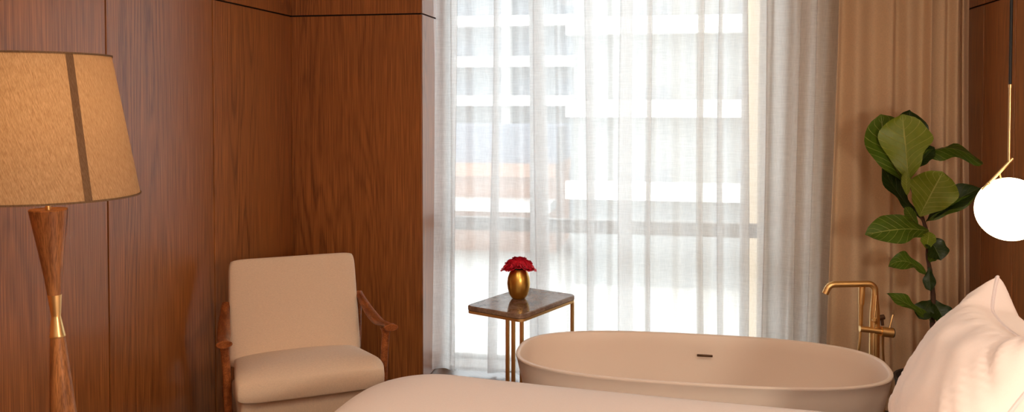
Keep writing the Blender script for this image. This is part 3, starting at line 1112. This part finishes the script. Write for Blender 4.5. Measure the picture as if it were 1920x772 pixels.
def pillow(name, label, c, w, h, thick, lean_deg, yaw_deg, roll_deg=0, seed=0, ear=.05, over=.0, sag=.0):
    """square pillow stood against the headboard: local x = width, y = height, z = thickness"""
    N = 44
    fr = {}
    top, bot = [], []
    for i in range(N + 1):
        rt, rb = [], []
        for j in range(N + 1):
            a, b = math.sin((j / N - .5) * PI), math.sin((i / N - .5) * PI)
            # edges bow inwards between the pulled-out corners
            cr = 1 - .045 * (abs(a) * abs(b)) ** 8
            x = cr * a * w / 2 * (1 - ear * (1 - b * b) * 1.6)
            y = cr * b * h / 2 * (1 - ear * (1 - a * a) * 1.6)
            y -= sag * max(0, b) ** 2 * min(1, (1 - a * a) * 1.5)
            e = ((1 - a ** 2) * (1 - b ** 2)) ** .42
            hh = thick / 2 * e
            # gathers run in from the seam
            edge = max(abs(a), abs(b))
            wr = .010 * mnoise.noise(Vector((x * 5 + y * 9 + seed, y * 3 - x * 10, seed * 3.1))) + .006 * mnoise.noise(Vector((x * 16 + y * 5, y * 15 - x * 4, seed * 1.3)))
            g = .011 * math.sin((x * .9 + y * .5) * 120 + 4 * mnoise.noise(Vector((x * 6, y * 6, seed)))) * max(0, edge - .55) / .45 * (1 - edge) * 4
            rt.append(Vector((x, y, hh + (wr + g) * min(1, e * 2))))
            rb.append(Vector((x, y + over * max(0, b) * min(1, e * 1.5), -hh * .95)))
        top.append(rt)
        bot.append(rb)
    bm = new()
    grid(bm, top)
    grid(bm, bot)
    rim = [top[0][j] for j in range(N)] + [top[i][N] for i in range(N)] + [top[N][N - j] for j in range(N)] + [top[N - i][0] for i in range(N)]
    rim = [Vector((p.x, p.y, .002)) for p in rim]
    bmesh.ops.remove_doubles(bm, verts=bm.verts, dist=1e-5)
    o = obj(name, bm, M['cotton'], angle=None)
    b2 = new()
    tube(b2, rim + [rim[0]], .0055, 8, caps=False)
    obj('piping', b2, M['piping'], o)
    # stand it up: local y -> up and leaning back (+x), local z -> towards the foot (-x)
    L = math.radians(lean_deg)
    yv = Vector((math.sin(L), 0, math.cos(L)))
    zv = Vector((-math.cos(L), 0, math.sin(L)))
    xv = yv.cross(zv)
    mt = Matrix((xv, yv, zv)).transposed().to_4x4()
    o.matrix_world = Matrix.Translation(c) @ Matrix.Rotation(math.radians(yaw_deg), 4, 'Z') @ mt @ Matrix.Rotation(math.radians(roll_deg), 4, 'Z')
    tag(o, label, 'pillow', 'white pillows at the head of the bed')
    return o


pillow('pillow', 'large white square pillow in front, its corner standing up beside the bathtub', (.79, 2.45, .868), .63, .57, .26, 32, -3, 0, seed=2, ear=.09, over=.07, sag=.075)
pillow('pillow', 'white pillow leaning behind the large front pillow', (1.00, 2.42, .815), .62, .44, .13, 34, 2, 0, seed=5, ear=.07)
pillow('pillow', 'cream-lit pillow rearmost against the headboard', (1.145, 2.53, .80), .64, .42, .10, 34, 0, 0, seed=9)

# ------------------------------------------------------------------ outside the window
bm = new(); box(bm, (-90, YW + .3, -7.2), (60, 120, -7.0))
gr = obj('street_ground', bm, M['asphalt'], smooth=False); gr['kind'] = 'structure'
bm = new(); box(bm, (.515, YW + .26, -.3), (.80, 6.36, 3.4), .01)
sw = obj('wall_terrace', bm, M['sidestone'], smooth=False); sw['kind'] = 'structure'


def building(name, label, x0, x1, y0, y1, z0, z1, slabs, cols, wallmat, slabmat, glassmat, win_w, win_h, ledge=1.2, ledge_h=.75):
    o = thing(name, label, 'building', ((x0 + x1) / 2, y0, z0))
    cx, cy, cz = (x0 + x1) / 2, y0, z0
    bm = new(); box(bm, (x0 - cx, 0, 0), (x1 - cx, y1 - y0, z1 - z0))
    obj('facade', bm, wallmat, o, smooth=False)
    for z in slabs:
        bm = new(); box(bm, (x0 - cx - .3, -ledge, z - cz), (x1 - cx + .3, .0, z - cz + ledge_h))
        obj('balcony', bm, slabmat, o, smooth=False)
    zs = sorted(slabs)
    for x in cols:
        bm = new(); box(bm, (x - cx - .3, -ledge * .8, 0), (x - cx + .3, -.0, z1 - z0 - .2))
        obj('column', bm, slabmat, o, smooth=False)
    for z in zs:
        n = int((x1 - x0) / (win_w * 1.7))
        for k in range(n):
            wx0 = x0 - cx + (k + .35) * (x1 - x0) / n
            bm = new(); box(bm, (wx0, -.06, z - cz + .1), (wx0 + win_w, .02, z - cz + ledge_h + win_h))
            obj('window', bm, glassmat, o, smooth=False)
    return o


building('office_building', 'distant grey office block with white balcony bands seen through narrow sheer', -34, -5.5, 60, 74, -7, 16, [1.3, 4.05, 6.9, 9.8], [-11.6, -17], M['facade_dark'], M['facade_white'], M['facade_glass'], 2.2, 1.2)
building('apartment_building', 'pale apartment block with broad white bands seen through wide sheer', -4.6, 12, 40, 52, -7, 12, [-2.9, .9, 4.7, 7.6], [], M['concrete'], M['facade_white'], M['facade_pale'], 2.6, .6, .8, .8)
low = thing('brick_building', 'low brick building with blue grey upper storey across the street', 'building', (-13, 48, -7))
bm = new(); box(bm, (-5, 0, 0), (6.5, 6, 4.4))
obj('brick_wall', bm, M['brick'], low, smooth=False)
bm = new(); box(bm, (-5.2, -.3, 5.1), (6.6, 6, 7.2))
obj('upper_storey', bm, M['slate'], low, smooth=False)
bm = new(); box(bm, (-5.2, -1.2, 4.4), (6.6, 6, 5.1))
obj('ledge', bm, M['brick'], low, smooth=False)
bm = new(); box(bm, (-4, -2.5, 2.6), (6.5, 0, 3.1))
obj('canopy', bm, M['facade_white'], low, smooth=False)

# ------------------------------------------------------------------ light
W = bpy.data.worlds.new('sky'); bpy.context.scene.world = W
W.use_nodes = True
nt = W.node_tree
bg = nt.nodes['Background']
bg.inputs[0].default_value = (.93, .97, 1.0, 1)
bg.inputs[1].default_value = 5.0


def light(name, kind, loc, power, col, **k):
    d = bpy.data.lights.new(name, kind)
    d.energy = power
    d.color = col
    for a, v in k.items():
        setattr(d, a, v)
    o = bpy.data.objects.new(name, d)
    C.objects.link(o)
    o.location = loc
    return o


sun = light('sun', 'SUN', (0, 0, 30), 2.4, (1, .96, .9), angle=math.radians(1.5))
sun.rotation_euler = Vector((0, 0, -1)).rotation_difference(Vector((.35, .62, -.7))).to_euler()
WARM = (1, .66, .36)
light('lamp_light', 'POINT', foot + ax(1.59) - Vector((foot.x, foot.y, 0)) * 1 if False else Vector((ax(1.59).x, ax(1.59).y, 1.59)), 7.5, (1, .56, .25), shadow_soft_size=.04)
light('pendant_light', 'POINT', gc + Vector((0, 0, 0)), .01, (1, .75, .45), shadow_soft_size=.1)
for x, y, p, c in ((-1.0, 1.0, 16, (1, .76, .50)), (.5, 1.2, 13, (1, .90, .82)), (-1.0, -.8, 12, (1, .76, .50)), (.5, -.8, 11, (1, .90, .82))):
    a = light('ceiling_light', 'AREA', (x, y, ZC - .01), p, c, shape='DISK', size=.5)
light('bedside_light', 'POINT', (1.12, .70, 1.45), 74, (1, .86, .70), shadow_soft_size=.12)
por = light('window_portal', 'AREA', ((WX0 + WX1) / 2, YW + .02, ZT / 2), 1, (1, 1, 1), shape='RECTANGLE', size=WX1 - WX0, size_y=ZT)
por.rotation_euler = (-PI / 2, 0, 0)
por.data.cycles.is_portal = True

sc = bpy.context.scene
sc.view_settings.view_transform = 'Standard'
sc.view_settings.look = 'None'
sc.view_settings.gamma = 1
sc.view_settings.exposure = .10
sc.view_settings.use_curve_mapping = False
cy = sc.cycles
cy.use_denoising = True
cy.max_bounces = 10
cy.diffuse_bounces = 5
cy.transparent_max_bounces = 16
cy.sample_clamp_indirect = 6
